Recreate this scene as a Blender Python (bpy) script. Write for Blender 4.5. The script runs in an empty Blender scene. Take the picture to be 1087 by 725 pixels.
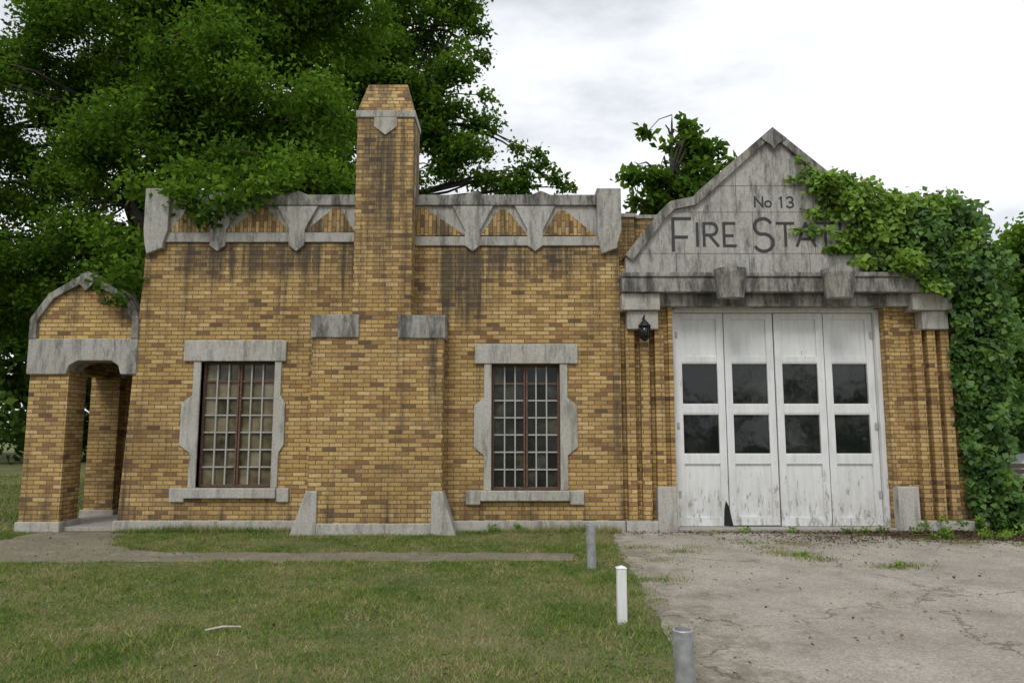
import bpy, bmesh, math, random
import numpy as np
from mathutils import Vector
random.seed(7); rng=np.random.default_rng(7)
scene=bpy.context.scene
R=math.radians
# ------------------------------------------------------------------ node helpers
def newmat(name):
    m=bpy.data.materials.new(name); m.use_nodes=True
    nt=m.node_tree; b=nt.nodes["Principled BSDF"]
    return m,nt,b
def N(nt,t,**kw):
    n=nt.nodes.new(t)
    for k,v in kw.items():
        if k in n.inputs.keys(): n.inputs[k].default_value=v
        else: setattr(n,k,v)
    return n
def L(nt,a,b): nt.links.new(a,b)
def ramp(nt,fac,stops):
    r=nt.nodes.new("ShaderNodeValToRGB"); cr=r.color_ramp
    while len(cr.elements)<len(stops): cr.elements.new(0.5)
    for e,(p,c) in zip(cr.elements,stops):
        e.position=p; e.color=(c[0],c[1],c[2],1)
    L(nt,fac,r.inputs[0]); return r.outputs[0]
def noise(nt,vec,scale,detail=6,rough=.6,mapscale=None,loc=(0,0,0)):
    if mapscale or loc!=(0,0,0):
        mp=nt.nodes.new("ShaderNodeMapping"); mp.inputs["Scale"].default_value=mapscale or (1,1,1); mp.inputs["Location"].default_value=loc
        L(nt,vec,mp.inputs[0]); vec=mp.outputs[0]
    n=N(nt,"ShaderNodeTexNoise",Scale=scale,Detail=detail,Roughness=rough); L(nt,vec,n.inputs["Vector"])
    return n.outputs["Fac"]
def mix(nt,fac,a,b,mode='MIX'):
    m=nt.nodes.new("ShaderNodeMix"); m.data_type='RGBA'; m.blend_type=mode
    for s,v in ((m.inputs[0],fac),(m.inputs[6],a),(m.inputs[7],b)):
        if isinstance(v,(int,float)): s.default_value=v
        elif isinstance(v,tuple): s.default_value=(v[0],v[1],v[2],1)
        else: L(nt,v,s)
    return m.outputs[2]
def math_(nt,op,a,b=None,clamp=False):
    m=nt.nodes.new("ShaderNodeMath"); m.operation=op; m.use_clamp=clamp
    for s,v in ((m.inputs[0],a),(m.inputs[1],b)):
        if v is None: continue
        if isinstance(v,(int,float)): s.default_value=v
        else: L(nt,v,s)
    return m.outputs[0]
def mrange(nt,v,a,b,c,d):
    z=N(nt,"ShaderNodeMapRange"); L(nt,v,z.inputs[0])
    for i,q in enumerate((a,b,c,d)): z.inputs[i+1].default_value=q
    return z.outputs[0]
def bump(nt,b,h,strength=.3,dist=.01):
    n=nt.nodes.new("ShaderNodeBump"); n.inputs["Strength"].default_value=strength; n.inputs["Distance"].default_value=dist
    L(nt,h,n.inputs["Height"]); L(nt,n.outputs[0],b.inputs["Normal"])
def pos(nt): return nt.nodes.new("ShaderNodeNewGeometry").outputs["Position"]

def brick_mat(name,vertical=False,tone=1.0):
    m,nt,b=newmat(name); p=pos(nt)
    s=nt.nodes.new("ShaderNodeSeparateXYZ"); L(nt,p,s.inputs[0])
    c=nt.nodes.new("ShaderNodeCombineXYZ")
    u=math_(nt,'ADD',s.outputs[0],s.outputs[1])
    if vertical: L(nt,s.outputs[2],c.inputs[0]); L(nt,u,c.inputs[1])
    else: L(nt,u,c.inputs[0]); L(nt,s.outputs[2],c.inputs[1])
    wn=N(nt,"ShaderNodeTexNoise",Scale=9.0,Detail=2.0); L(nt,c.outputs[0],wn.inputs["Vector"])
    wob=nt.nodes.new("ShaderNodeVectorMath"); wob.operation='MULTIPLY_ADD'
    L(nt,wn.outputs["Color"],wob.inputs[0]); wob.inputs[1].default_value=(.009,.009,0); L(nt,c.outputs[0],wob.inputs[2])
    bt=nt.nodes.new("ShaderNodeTexBrick"); L(nt,wob.outputs[0],bt.inputs["Vector"])
    for k,v in (("Scale",1),("Mortar Size",.0064),("Mortar Smooth",.3),("Bias",0),("Brick Width",.205),("Row Height",.0665)): bt.inputs[k].default_value=v
    bt.inputs["Color1"].default_value=(0,0,0,1); bt.inputs["Color2"].default_value=(1,1,1,1); bt.inputs["Mortar"].default_value=(.5,.5,.5,1)
    col=ramp(nt,bt.outputs["Color"],[(0,(.14,.085,.042)),(.07,(.27,.165,.068)),(.22,(.39,.25,.092)),(.38,(.50,.34,.135)),(.5,(.42,.275,.100)),(.64,(.47,.315,.118)),(.80,(.57,.41,.185)),(.93,(.35,.215,.080)),(1,(.24,.135,.055))])
    fine=noise(nt,p,38,6,.75)
    col=mix(nt,.8,col,ramp(nt,fine,[(.3,(.48,.45,.42)),(.5,(.98,.97,.96)),(.7,(1.28,1.25,1.2))]),'MULTIPLY')
    col=mix(nt,bt.outputs["Fac"],col,(.12,.093,.057))
    big=noise(nt,p,.8,7,.68,(1,1,.7))
    col=mix(nt,.9,col,ramp(nt,big,[(.32,(.68,.64,.60)),(.5,(1,.98,.96)),(.68,(1.16,1.13,1.06))]),'MULTIPLY')
    st=noise(nt,p,2.6,8,.74,(1.9,1.9,.13))
    top=mrange(nt,s.outputs[2],2.9,4.8,0,.12); bot=mrange(nt,s.outputs[2],.8,.05,0,.12)
    sv=math_(nt,'ADD',math_(nt,'ADD',st,top),bot)
    # places where water runs off the stonework
    for (cx,cz,rx,rz,a) in ((-.8,3.85,.45,.75,.20),(-6.1,1.4,.3,1.5,.12),(-2.0,5.9,.7,1.0,.10),(-3.3,2.7,.35,.6,.10),(1.6,2.2,.25,1.4,.10),(-1.2,2.4,.2,1.0,.14),(-2.6,4.2,.22,.9,.16),(.2,4.4,1.3,.4,.13),(-4.4,4.4,1.4,.4,.13)):
        dx=math_(nt,'DIVIDE',math_(nt,'SUBTRACT',s.outputs[0],cx),rx); dz=math_(nt,'DIVIDE',math_(nt,'SUBTRACT',s.outputs[2],cz),rz)
        d=math_(nt,'ADD',math_(nt,'MULTIPLY',dx,dx),math_(nt,'MULTIPLY',dz,dz)); sv=math_(nt,'ADD',sv,mrange(nt,d,0,1.3,a,0))
    sr=ramp(nt,sv,[(.565,(0,0,0)),(.74,(1,1,1))])
    col=mix(nt,math_(nt,'MULTIPLY',sr,.85),col,(.042,.036,.028))
    st3=noise(nt,p,6,7,.75,(1,1,.35),(7,0,2)); col=mix(nt,math_(nt,'MULTIPLY',ramp(nt,st3,[(.58,(0,0,0)),(.70,(1,1,1))]),.45),col,(.07,.055,.038))
    L(nt,col,b.inputs["Base Color"]); b.inputs["Roughness"].default_value=.9
    h=math_(nt,'ADD',math_(nt,'MULTIPLY',bt.outputs["Fac"],-1.0),math_(nt,'MULTIPLY',fine,.5))
    h=math_(nt,'ADD',h,math_(nt,'MULTIPLY',bt.outputs["Color"],.25))
    bump(nt,b,h,.8,.009); return m
def stone_mat(name,base=(.36,.35,.325),dark=.5,t0=.5,t1=.64,mscale=(2.2,2.2,.55)):
    m,nt,b=newmat(name); p=pos(nt)
    f=noise(nt,p,30,7,.75)
    col=ramp(nt,f,[(.3,tuple(x*.7 for x in base)),(.7,tuple(min(1,x*1.16) for x in base))])
    st=noise(nt,p,1.7,9,.78,mscale)
    sr=ramp(nt,st,[(t0,(0,0,0)),(t1,(1,1,1))])
    col=mix(nt,math_(nt,'MULTIPLY',sr,dark),col,(.042,.041,.036))
    st2=noise(nt,p,9,7,.75,(1,1,.15),(3,1,5))
    col=mix(nt,math_(nt,'MULTIPLY',ramp(nt,st2,[(.50,(0,0,0)),(.64,(1,1,1))]),dark*.75),col,(.07,.066,.052))
    br=noise(nt,p,1.1,5,.6,(1,1,1),(9,4,1)); col=mix(nt,.6,col,ramp(nt,br,[(.35,(.82,.78,.70)),(.65,(1.1,1.1,1.1))]),'MULTIPLY')
    L(nt,col,b.inputs["Base Color"]); b.inputs["Roughness"].default_value=.92
    bump(nt,b,f,.55,.012); return m
def flat_mat(name,col,rough=.6,metal=0,var=.25,scale=20):
    m,nt,b=newmat(name); p=pos(nt); f=noise(nt,p,scale,5,.65)
    c=ramp(nt,f,[(.3,tuple(x*(1-var) for x in col)),(.7,tuple(min(1,x*(1+var)) for x in col))])
    L(nt,c,b.inputs["Base Color"]); b.inputs["Roughness"].default_value=rough; b.inputs["Metallic"].default_value=metal
    bump(nt,b,f,.15,.004); return m
def paint_mat(name,base,under,amount=.6,scale=5,zdirt=True):
    m,nt,b=newmat(name); p=pos(nt)
    a=noise(nt,p,scale,9,.78,(1.6,1.6,.5)); c0=ramp(nt,noise(nt,p,1.7,5,.6),[(.3,tuple(x*.88 for x in base)),(.7,base)])
    s=nt.nodes.new("ShaderNodeSeparateXYZ"); L(nt,p,s.inputs[0])
    if zdirt:
        a=math_(nt,'ADD',a,mrange(nt,s.outputs[2],1.25,0,0,.12))
        gr=mrange(nt,s.outputs[2],1.1,.05,0,.6); gn=ramp(nt,noise(nt,p,3.2,7,.7,(1,1,.6),(2,2,2)),[(.42,(0,0,0)),(.64,(1,1,1))])
        c0=mix(nt,math_(nt,'MULTIPLY',gr,gn),c0,(.45,.43,.38))
    r=ramp(nt,a,[(.665-.08*amount,(0,0,0)),(.70-.06*amount,(1,1,1))])
    col=mix(nt,math_(nt,'MULTIPLY',r,.7),c0,under)
    g=ramp(nt,noise(nt,p,14,6,.7,(1,1,.12)),[(.42,(1,1,1)),(.75,(.72,.70,.65))])
    col=mix(nt,.7,col,g,'MULTIPLY')
    L(nt,col,b.inputs["Base Color"]); b.inputs["Roughness"].default_value=.55
    bump(nt,b,math_(nt,'MULTIPLY',r,-1),.4,.003); return m
def leaf_mat(name,c1,c2,c3,trans=.4,gloss=True):
    m,nt,b=newmat(name); g=nt.nodes.new("ShaderNodeNewGeometry")
    at=nt.nodes.new("ShaderNodeAttribute"); at.attribute_name="cl"
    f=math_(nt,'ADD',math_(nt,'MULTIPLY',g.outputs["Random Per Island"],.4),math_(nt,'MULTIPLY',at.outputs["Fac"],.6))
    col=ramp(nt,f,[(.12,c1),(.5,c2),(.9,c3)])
    t=nt.nodes.new("ShaderNodeBsdfTranslucent"); L(nt,mix(nt,1.0,col,(1.25,1.3,.7),'MULTIPLY'),t.inputs[0])
    ms=nt.nodes.new("ShaderNodeMixShader"); ms.inputs[0].default_value=trans
    if gloss:
        L(nt,col,b.inputs["Base Color"]); b.inputs["Roughness"].default_value=.5; b.inputs["Specular IOR Level"].default_value=.35; L(nt,b.outputs[0],ms.inputs[1])
    else:
        d=nt.nodes.new("ShaderNodeBsdfDiffuse"); L(nt,col,d.inputs[0]); L(nt,d.outputs[0],ms.inputs[1])
    L(nt,t.outputs[0],ms.inputs[2]); L(nt,ms.outputs[0],nt.nodes["Material Output"].inputs[0])
    return m
# ------------------------------------------------------------------ object helpers
def empty(name,loc=(0,0,0)):
    o=bpy.data.objects.new(name,None); o.location=loc; scene.collection.objects.link(o); return o
def mesh_obj(name,verts,faces,mat,parent=None,smooth=False):
    me=bpy.data.meshes.new(name); me.from_pydata(verts,[],faces); me.update()
    o=bpy.data.objects.new(name,me); scene.collection.objects.link(o)
    if mat: me.materials.append(mat)
    if parent: o.parent=parent
    if smooth: me.polygons.foreach_set("use_smooth",[True]*len(me.polygons))
    return o
def bevel(o,w,seg=2):
    if w:
        md=o.modifiers.new("b","BEVEL"); md.width=w; md.segments=seg; md.limit_method='ANGLE'; md.angle_limit=R(40)
    return o
def boxvf(x0,x1,y0,y1,z0,z1):
    v=[(x0,y0,z0),(x1,y0,z0),(x1,y1,z0),(x0,y1,z0),(x0,y0,z1),(x1,y0,z1),(x1,y1,z1),(x0,y1,z1)]
    f=[(0,3,2,1),(4,5,6,7),(0,1,5,4),(1,2,6,5),(2,3,7,6),(3,0,4,7)]
    return v,f
def box(name,x0,x1,y0,y1,z0,z1,mat,parent=None,bev=0):
    v,f=boxvf(x0,x1,y0,y1,z0,z1); return bevel(mesh_obj(name,v,f,mat,parent),bev)
def boxes(name,lst,mat,parent=None,bev=0):
    V=[];F=[]
    for b in lst:
        v,f=boxvf(*b); n=len(V); V+=v; F+=[tuple(i+n for i in q) for q in f]
    return bevel(mesh_obj(name,V,F,mat,parent),bev)
def prismvf(pts,y0,y1):
    a=sum(pts[i][0]*pts[(i+1)%len(pts)][1]-pts[(i+1)%len(pts)][0]*pts[i][1] for i in range(len(pts)))
    if a<0: pts=pts[::-1]
    n=len(pts); v=[(x,y0,z) for x,z in pts]+[(x,y1,z) for x,z in pts]
    f=[tuple(range(n)),tuple(range(2*n-1,n-1,-1))]+[(i,i+n,(i+1)%n+n,(i+1)%n) for i in range(n)]
    return v,f
def prism(name,pts,y0,y1,mat,parent=None,bev=0):
    v,f=prismvf(pts,y0,y1); return bevel(mesh_obj(name,v,f,mat,parent),bev)
def prisms(name,lst,mat,parent=None,bev=0):
    V=[];F=[]
    for pts,y0,y1 in lst:
        v,f=prismvf(pts,y0,y1); n=len(V); V+=v; F+=[tuple(i+n for i in q) for q in f]
    return bevel(mesh_obj(name,V,F,mat,parent),bev)
def tube(V,F,pts,rad,seg=8,cap=True):
    pts=[Vector(p) for p in pts]; base=len(V)
    for i,p in enumerate(pts):
        t=(pts[min(i+1,len(pts)-1)]-pts[max(i-1,0)]).normalized()
        a=t.cross(Vector((0.13,0.97,.2))).normalized(); b=t.cross(a)
        for k in range(seg):
            an=2*math.pi*k/seg; V.append(tuple(p+(a*math.cos(an)+b*math.sin(an))*rad[i]))
    for i in range(len(pts)-1):
        for k in range(seg):
            a=base+i*seg+k; b2=base+i*seg+(k+1)%seg; F.append((a,b2,b2+seg,a+seg))
    if cap:
        F.append(tuple(base+k for k in range(seg))[::-1]); F.append(tuple(base+(len(pts)-1)*seg+k for k in range(seg)))
def leaves_mesh(name,C,size,mat,parent=None,cl=None,up=.5,front=0.0,width=.3,droop=.3):
    n=len(C)
    nrm=rng.normal(size=(n,3)); nrm/=np.linalg.norm(nrm,axis=1,keepdims=True)
    nrm=nrm*.9+np.array([0,-front,up]); nrm/=np.linalg.norm(nrm,axis=1,keepdims=True)
    d=rng.normal(size=(n,3)); d[:,2]-=droop; d-=nrm*(d*nrm).sum(1,keepdims=True); d/=np.linalg.norm(d,axis=1,keepdims=True)
    s=np.cross(nrm,d); Ls=size[:,None]
    v=np.empty((n,4,3)); v[:,0]=C; v[:,1]=C+d*Ls*.45+s*Ls*width+nrm*Ls*.06; v[:,2]=C+d*Ls-nrm*Ls*.12; v[:,3]=C+d*Ls*.45-s*Ls*width+nrm*Ls*.06
    me=bpy.data.meshes.new(name); me.vertices.add(4*n); me.vertices.foreach_set("co",v.ravel())
    me.loops.add(4*n); me.loops.foreach_set("vertex_index",np.arange(4*n,dtype=np.int32))
    me.polygons.add(n); me.polygons.foreach_set("loop_start",np.arange(0,4*n,4,dtype=np.int32)); me.polygons.foreach_set("loop_total",np.full(n,4,dtype=np.int32))
    me.update(calc_edges=True)
    a=me.attributes.new("cl",'FLOAT','POINT'); a.data.foreach_set("value",np.repeat(cl if cl is not None else rng.random(n),4).astype(np.float32))
    me.materials.append(mat)
    o=bpy.data.objects.new(name,me); scene.collection.objects.link(o)
    if parent: o.parent=parent
    return o
def clump_pts(centers,radii,counts,flat=.7):
    P=[];K=[]
    for (c,r,k) in zip(centers,radii,counts):
        q=rng.normal(size=(k,3)); q/=np.linalg.norm(q,axis=1,keepdims=True); q*=(rng.random((k,1))**.45)*r*(1+.25*rng.normal(size=(k,1)))
        q[:,2]*=flat; P.append(np.array(c)+q)
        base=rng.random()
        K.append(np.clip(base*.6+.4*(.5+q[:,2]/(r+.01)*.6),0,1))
    return np.concatenate(P),np.concatenate(K)

# ------------------------------------------------------------------ materials
BRICK=brick_mat("variegated_yellow_brick"); BRICKV=brick_mat("soldier_brick",True)
STONE=stone_mat("limestone",(.42,.41,.38),.72,.50,.63); STONED=stone_mat("weathered_limestone",(.34,.33,.30),.88,.44,.58)
STONEL=stone_mat("pale_limestone",(.46,.445,.405),.6,.55,.68)
JOINT=flat_mat("mortar_joint",(.10,.095,.085),.9)
LETTER=flat_mat("dark_inlay_letter",(.035,.035,.038),.7)
WHITE=paint_mat("peeling_white_paint",(.76,.77,.77),(.24,.22,.19),.55,6)
WHITE2=paint_mat("clean_white_paint",(.78,.79,.78),(.3,.28,.25),.1,6,False)
RUST=flat_mat("rusty_brown_frame",(.12,.065,.042),.8,0,.5,30)
MUNT=paint_mat("muntin_paint",(.42,.41,.37),(.13,.07,.04),.9,14,False)
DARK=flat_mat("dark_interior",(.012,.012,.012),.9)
ROOFM=flat_mat("tar_roof",(.06,.06,.06),.9)
DOORW=flat_mat("dark_wood_door",(.04,.03,.022),.6)
IRON=flat_mat("black_iron",(.03,.03,.032),.5,.6)
GALV=flat_mat("galvanised_steel",(.36,.365,.37),.5,.4,.35,12)
CONC=flat_mat("rough_concrete",(.33,.31,.28),.95)
def glass_mat(name,stops,rough=.12,scale=3.0):
    m,nt,b=newmat(name); p=pos(nt); g=nt.nodes.new("ShaderNodeNewGeometry")
    f=math_(nt,'ADD',math_(nt,'MULTIPLY',noise(nt,p,scale,6,.65),.75),math_(nt,'MULTIPLY',g.outputs["Random Per Island"],.25))
    L(nt,ramp(nt,f,stops),b.inputs["Base Color"]); b.inputs["Roughness"].default_value=rough; b.inputs["IOR"].default_value=1.5
    bump(nt,b,noise(nt,p,2.5,2,.5),.15,.02); return m
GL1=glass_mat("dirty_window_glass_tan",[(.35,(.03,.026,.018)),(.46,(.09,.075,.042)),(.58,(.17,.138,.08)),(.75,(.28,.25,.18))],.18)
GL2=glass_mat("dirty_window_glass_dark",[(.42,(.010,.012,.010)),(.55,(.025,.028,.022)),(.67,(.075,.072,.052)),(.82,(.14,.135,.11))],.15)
GL3=glass_mat("dark_garage_glass",[(.35,(.006,.007,.007)),(.58,(.012,.014,.013)),(.70,(.035,.037,.033)),(.82,(.08,.08,.07))],.04,1.6)  # lighter blotches paint faint reflections into the dirty glass colour

# ------------------------------------------------------------------ FIRE STATION
FS=empty("fire_station",(0,0,0))
T=.32
W1=(-5.02,-3.83,.68,2.69); W2=(-.33,.77,.64,2.65)
ZT=4.80
prism("wall_corner",[(-6.24,0),(W1[0],0),(W1[0],ZT),(-6.02,ZT)],0,T,BRICK,FS)
boxes("wall_front",[(W1[0],W1[1],0,T,0,W1[2]),(W1[0],W1[1],0,T,W1[3],ZT),(W1[1],W2[0],0,T,0,ZT),
  (W2[0],W2[1],0,T,0,W2[2]),(W2[0],W2[1],0,T,W2[3],ZT),(W2[1],1.76,0,T,0,ZT)],BRICK,FS)
prism("wall_left_side",[(-6.24,0),(-5.9,0),(-5.7,ZT),(-6.02,ZT)],T,9,BRICK,FS)
box("wall_back",-5.9,7.1,9,9.3,0,4.8,BRICK,FS)
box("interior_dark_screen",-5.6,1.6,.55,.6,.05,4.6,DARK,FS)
box("flat_roof",-5.7,1.7,T,9,4.5,4.62,ROOFM,FS)
boxes("base_course",[(-6.29,-3.3,-.035,T-.02,-.05,.17),(-.92,1.79,-.035,T-.02,-.05,.17)],STONEL,FS,.012)
prism("parapet_panel",[(-5.98,ZT),(1.74,ZT),(1.74,5.42),(-5.98,5.42)],.0,.30,STONE,FS)
boxes("parapet_band",[(-5.75,-2.6,-.035,.02,4.66,ZT+.02),(-1.6,1.5,-.035,.02,4.60,4.755)],STONE,FS,.01)
def coping(x0,x1,peaks,z0=5.28,z1=5.46):
    pts=[(x0,z0),(x1,z0),(x1,z1)]
    for p in sorted(peaks,reverse=True): pts+=[(p+.16,z1),(p,z1+.07),(p-.16,z1)]
    pts+=[(x0,z1)]
    return (pts,-.055,.34)
prisms("parapet_coping",[coping(-5.6,-2.55,[-4.85,-3.55]),coping(-1.66,1.45,[-.62,.48])],STONED,FS,.012)
tri=[]
def TR(a,b,c,zt=5.24,zb=4.83,w=.06): tri.append(([(a,zb),(b,zb),(min(b,c+w),zt),(max(a,c-w),zt)],-.02,.01))
TR(-5.68,-4.96,-5.3); TR(-4.74,-3.66,-4.12); TR(-3.44,-2.6,-2.9)
TR(-1.60,-.78,-1.5,5.24,4.78); TR(-.52,.27,-.15,5.22,4.78); TR(.50,1.38,.82,5.2,4.78)
prisms("parapet_brick_insets",tri,BRICKV,FS)
ks=[]
for cx in (-4.85,-3.55,-.65,.38):
    zt=5.27; ks.append(([(cx-.34,zt),(cx+.34,zt),(cx+.13,4.86),(cx+.13,4.60),(cx,4.5),(cx-.13,4.60),(cx-.13,4.86)],-.05,.0))
for cx in (-5.86,1.6):
    ks.append(([(cx-.2,5.56),(cx+.2,5.56),(cx+.2,4.85),(cx+.13,4.62),(cx+.13,4.55),(cx-.13,4.45),(cx-.17,4.62),(cx-.2,4.85)] ,-.09,.34))
prisms("parapet_keystones",ks,STONE,FS,.014)
CH=(-2.53,-1.60)
box("chimney_breast",-3.15,-1.08,-.35,0,0,3.05,BRICK,FS)
boxes("chimney_stack",[(-2.41,-1.80,-.35,0,3.05,3.40),(CH[0],CH[1],-.35,.35,3.40,6.66)],BRICK,FS)
boxes("chimney_shoulder_stones",[(-3.17,-2.41,-.385,-.0,3.03,3.40),(-1.80,-1.05,-.385,-.0,3.02,3.39)],STONED,FS,.015)
zc=6.78
boxes("chimney_band",[(CH[0]-.02,CH[1]+.02,-.375,.375,6.66,zc)],STONE,FS,.012)
prism("chimney_pendant",[(-2.25,6.66),(-1.88,6.66),(-1.88,6.50),(-2.065,6.36),(-2.25,6.50)],-.375,-.35,STONEL,FS,.006)
v=[(CH[0],-.35,zc),(CH[1],-.35,zc),(CH[1],.35,zc),(CH[0],.35,zc),(CH[0]+.14,-.2,7.30),(CH[1]-.14,-.2,7.30),(CH[1]-.14,.2,7.30),(CH[0]+.14,.2,7.30)]
mesh_obj("chimney_cap",v,[(0,3,2,1),(4,5,6,7),(0,1,5,4),(1,2,6,5),(2,3,7,6),(3,0,4,7)],BRICK,FS)
prisms("chimney_foot_stones",[([(-3.40,-.03),(-2.99,-.03),(-2.99,.66),(-3.16,.66)],-.40,-.02),([(-1.24,-.03),(-.85,-.03),(-1.07,.66),(-1.24,.66)],-.40,-.02)],STONEL,FS,.015)
box("chimney_base_course",-2.99,-1.24,-.385,-.34,-.05,.17,STONEL,FS,.012)
def window(i,W,lint,glass,jl,jr,bl,br,sill,ends):
    x0,x1,z0,z1=W
    box(f"window_lintel_{i}",*lint[:2],-.05,.12,*lint[2:],STONEL,FS,.014)
    zm=(z0+z1)/2
    def jamb(xi,xo,xb):
        h=.36
        return ([(xi,z0),(xo,z0),(xo,zm-h-.1),(xb,zm-h+.03),(xb,zm+h-.03),(xo,zm+h+.1),(xo,z1-.001),(xi,z1-.001)],-.03,.14)
    prisms(f"window_jambs_{i}",[jamb(x0+.0,jl,bl),jamb(x1,jr,br)],STONEL,FS,.01)
    box(f"window_sill_{i}",sill[0],sill[1],-.09,.12,sill[2],z0,STONEL,FS,.014)
    boxes(f"window_sill_ends_{i}",[(ends[0],sill[0],-.05,.1,ends[4],z0-.002),(sill[1],ends[3],-.05,.1,ends[4],z0-.002)],STONEL,FS,.014)
    y=.13; nc,nr=6,6; cols=[]; rustl=[]
    ww=x1-x0; hh=z1-z0; zt=z1-hh*.155
    rustl+=[(x0,x0+.04,y-.035,y+.03,z0,z1),(x1-.04,x1,y-.035,y+.03,z0,z1),(x0+.04,x1-.04,y-.035,y+.03,z0,z0+.045),(x0+.04,x1-.04,y-.035,y+.03,z1-.04,z1)]
    xm=(x0+x1)/2
    rustl+=[(xm-.035,xm-.006,y-.045,y+.02,z0+.045,z1-.04),(xm+.006,xm+.035,y-.045,y+.02,z0+.045,z1-.04),(x0+.04,xm-.036,y-.02,y+.018,zt-.02,zt+.015),(xm+.036,x1-.04,y-.02,y+.018,zt-.02,zt+.015)]
    xs=[x0+.04+(ww-.08)*k/nc for k in range(nc+1)]; zs=[z0+.045+(zt-z0-.045)*k/nr for k in range(nr+1)]+[z1-.04]
    for k in range(1,nc):
        if k!=nc//2: cols.append((xs[k]-.011,xs[k]+.011,y-.03,y+.012,z0+.045,z1-.04))
    for k in range(1,nr): 
        cols.append((x0+.04,xm-.036,y-.024,y+.008,zs[k]-.011,zs[k]+.011)); cols.append((xm+.036,x1-.04,y-.024,y+.008,zs[k]-.011,zs[k]+.011))
    boxes(f"window_frame_{i}",rustl,RUST,FS,.003); boxes(f"window_muntins_{i}",cols,MUNT,FS)
    V=[];F=[]
    for a in range(nc):
        for c in range(nr+1):
            n=len(V); t1,t2=random.uniform(-.004,.004),random.uniform(-.004,.004)
            V+=[(xs[a],y+.015+t1,zs[c]),(xs[a+1],y+.015-t1,zs[c]),(xs[a+1],y+.015-t1+t2,zs[c+1]),(xs[a],y+.015+t1+t2,zs[c+1])]; F.append((n,n+1,n+2,n+3))
    mesh_obj(f"window_panes_{i}",V,F,glass,FS)
window(1,W1,(-5.30,-3.65,2.69,3.03),GL1,-5.14,-3.72,-5.31,-3.64,(-5.18,-3.73,.52),(-5.42,0,0,-3.53,.46))
window(2,W2,(-.60,1.06,2.65,2.97),GL2,-.45,.89,-.61,1.05,(-.50,.91,.48),(-.73,0,0,1.14,.42))
# ---------------- porch
PX0,PX1=-7.80,-7.17
y0=.02
boxes("porch_pier_bricks",[(PX0,PX1,y0,y0+.5,.15,2.55),(PX0+.0,PX1-.1,1.75,2.2,.15,2.55)],BRICK,FS)
boxes("porch_pier_bases",[(PX0-.04,PX1+.04,y0-.04,y0+.54,-.05,.15),(PX0-.04,PX1-.06,1.71,2.24,-.05,.15)],STONEL,FS,.012)
prism("porch_lintel",[(-7.84,2.48),(-7.2,2.48),(-7.16,2.62),(-7.02,2.70),(-6.48,2.70),(-6.36,2.62),(-6.32,2.48),(-6.07,2.48),(-6.07,3.06),(-7.84,3.06)],y0-.05,y0+.42,STONE,FS,.014)
gin=[(-7.74,3.06),(-6.16,3.06),(-6.16,3.40),(-6.42,3.72),(-6.95,4.0),(-7.48,3.72),(-7.74,3.40)]
prism("porch_gable_brick",gin,y0,y0+.3,BRICK,FS)
go=[(-7.84,3.06),(-7.84,3.38),(-7.56,3.80),(-6.95,4.17),(-6.34,3.80),(-6.07,3.38),(-6.07,3.06)]
gi=[(-7.72,3.06),(-7.72,3.36),(-7.48,3.72),(-6.95,4.02),(-6.42,3.72),(-6.18,3.36),(-6.18,3.06)]
prisms("porch_gable_coping",[([go[i],go[i+1],gi[i+1],gi[i]],y0-.06,y0+.36) for i in range(6)]+[([(-7.06,4.12),(-6.84,4.12),(-6.84,3.95),(-6.95,3.84),(-7.06,3.95)],y0-.09,y0)],STONED,FS,.008)
boxes("porch_side_walls",[(PX0+.06,PX0+.3,.45,2.2,2.55,3.35),(-7.3,-6.2,2.0,2.2,0,3.35)],BRICK,FS)
box("porch_roof",-7.76,-6.1,.3,2.25,3.35,3.45,ROOFM,FS)
box("porch_door",-7.1,-6.3,1.95,2.0,.1,2.3,DOORW,FS)
box("porch_floor",-7.6,-6.28,.1,1.95,-.02,.06,CONC,FS,.01)
# ---------------- garage
CX=4.36
gw=.10
boxes("garage_wall_front",[(1.762,2.62,gw,gw+.35,0,4.3),(6.08,7.42,gw,gw+.35,0,4.3),(2.62,6.08,gw+.02,gw+.35,3.62,4.3)],BRICK,FS)
boxes("garage_body_walls",[(1.762,2.1,.45,9,0,5.22),(7.10,7.42,.45,9,0,5.22),(2.1,7.10,.55,.8,3.7,5.22)],BRICK,FS)
boxes("garage_body_coping",[(1.74,2.14,.43,9,5.22,5.29),(7.08,7.45,.43,9,5.22,5.29),(2.14,7.08,.52,.83,5.22,5.29)],STONE,FS,.01)
box("garage_flat_roof",2.1,7.1,.8,9,4.7,4.8,ROOFM,FS)
ribs=[]
for k in range(3): ribs.append((1.84+.235*k,1.98+.235*k,-.05,gw,.17,3.2))
for k in range(3): ribs.append((6.50+.22*k,6.63+.22*k,-.05,gw,.17,3.2))
ribs+=[(2.545,2.618,.02,gw,.7,3.58),(6.082,6.16,.02,gw,.7,3.58)]
boxes("brick_pilaster_ribs",ribs,BRICK,FS,.004)
boxes("garage_base_course",[(1.80,2.30,-.08,gw,-.05,.17),(6.42,7.45,-.08,gw,-.05,.17)],STONEL,FS,.01)
boxes("door_jamb_base_stones",[(2.30,2.60,-.07,.34,-.05,.70),(6.09,6.42,-.07,.34,-.05,.70)],STONEL,FS,.015)
boxes("pilaster_capitals",[(1.77,2.38,-.20,gw,3.50,3.778),(1.86,2.36,-.13,gw,3.20,3.50),(6.44,7.08,-.20,gw,3.50,3.778),(6.62,7.04,-.13,gw,3.20,3.50)],STONEL,FS,.015)
box("garage_frieze",2.38,6.44,-.10,gw+.02,3.58,3.778,STONED,FS,.01)
boxes("garage_beam",[(1.765,7.10,-.28,gw+.1,3.78,4.02),(1.765,7.10,-.31,gw+.1,4.022,4.10)],STONED,FS,.015)
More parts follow.
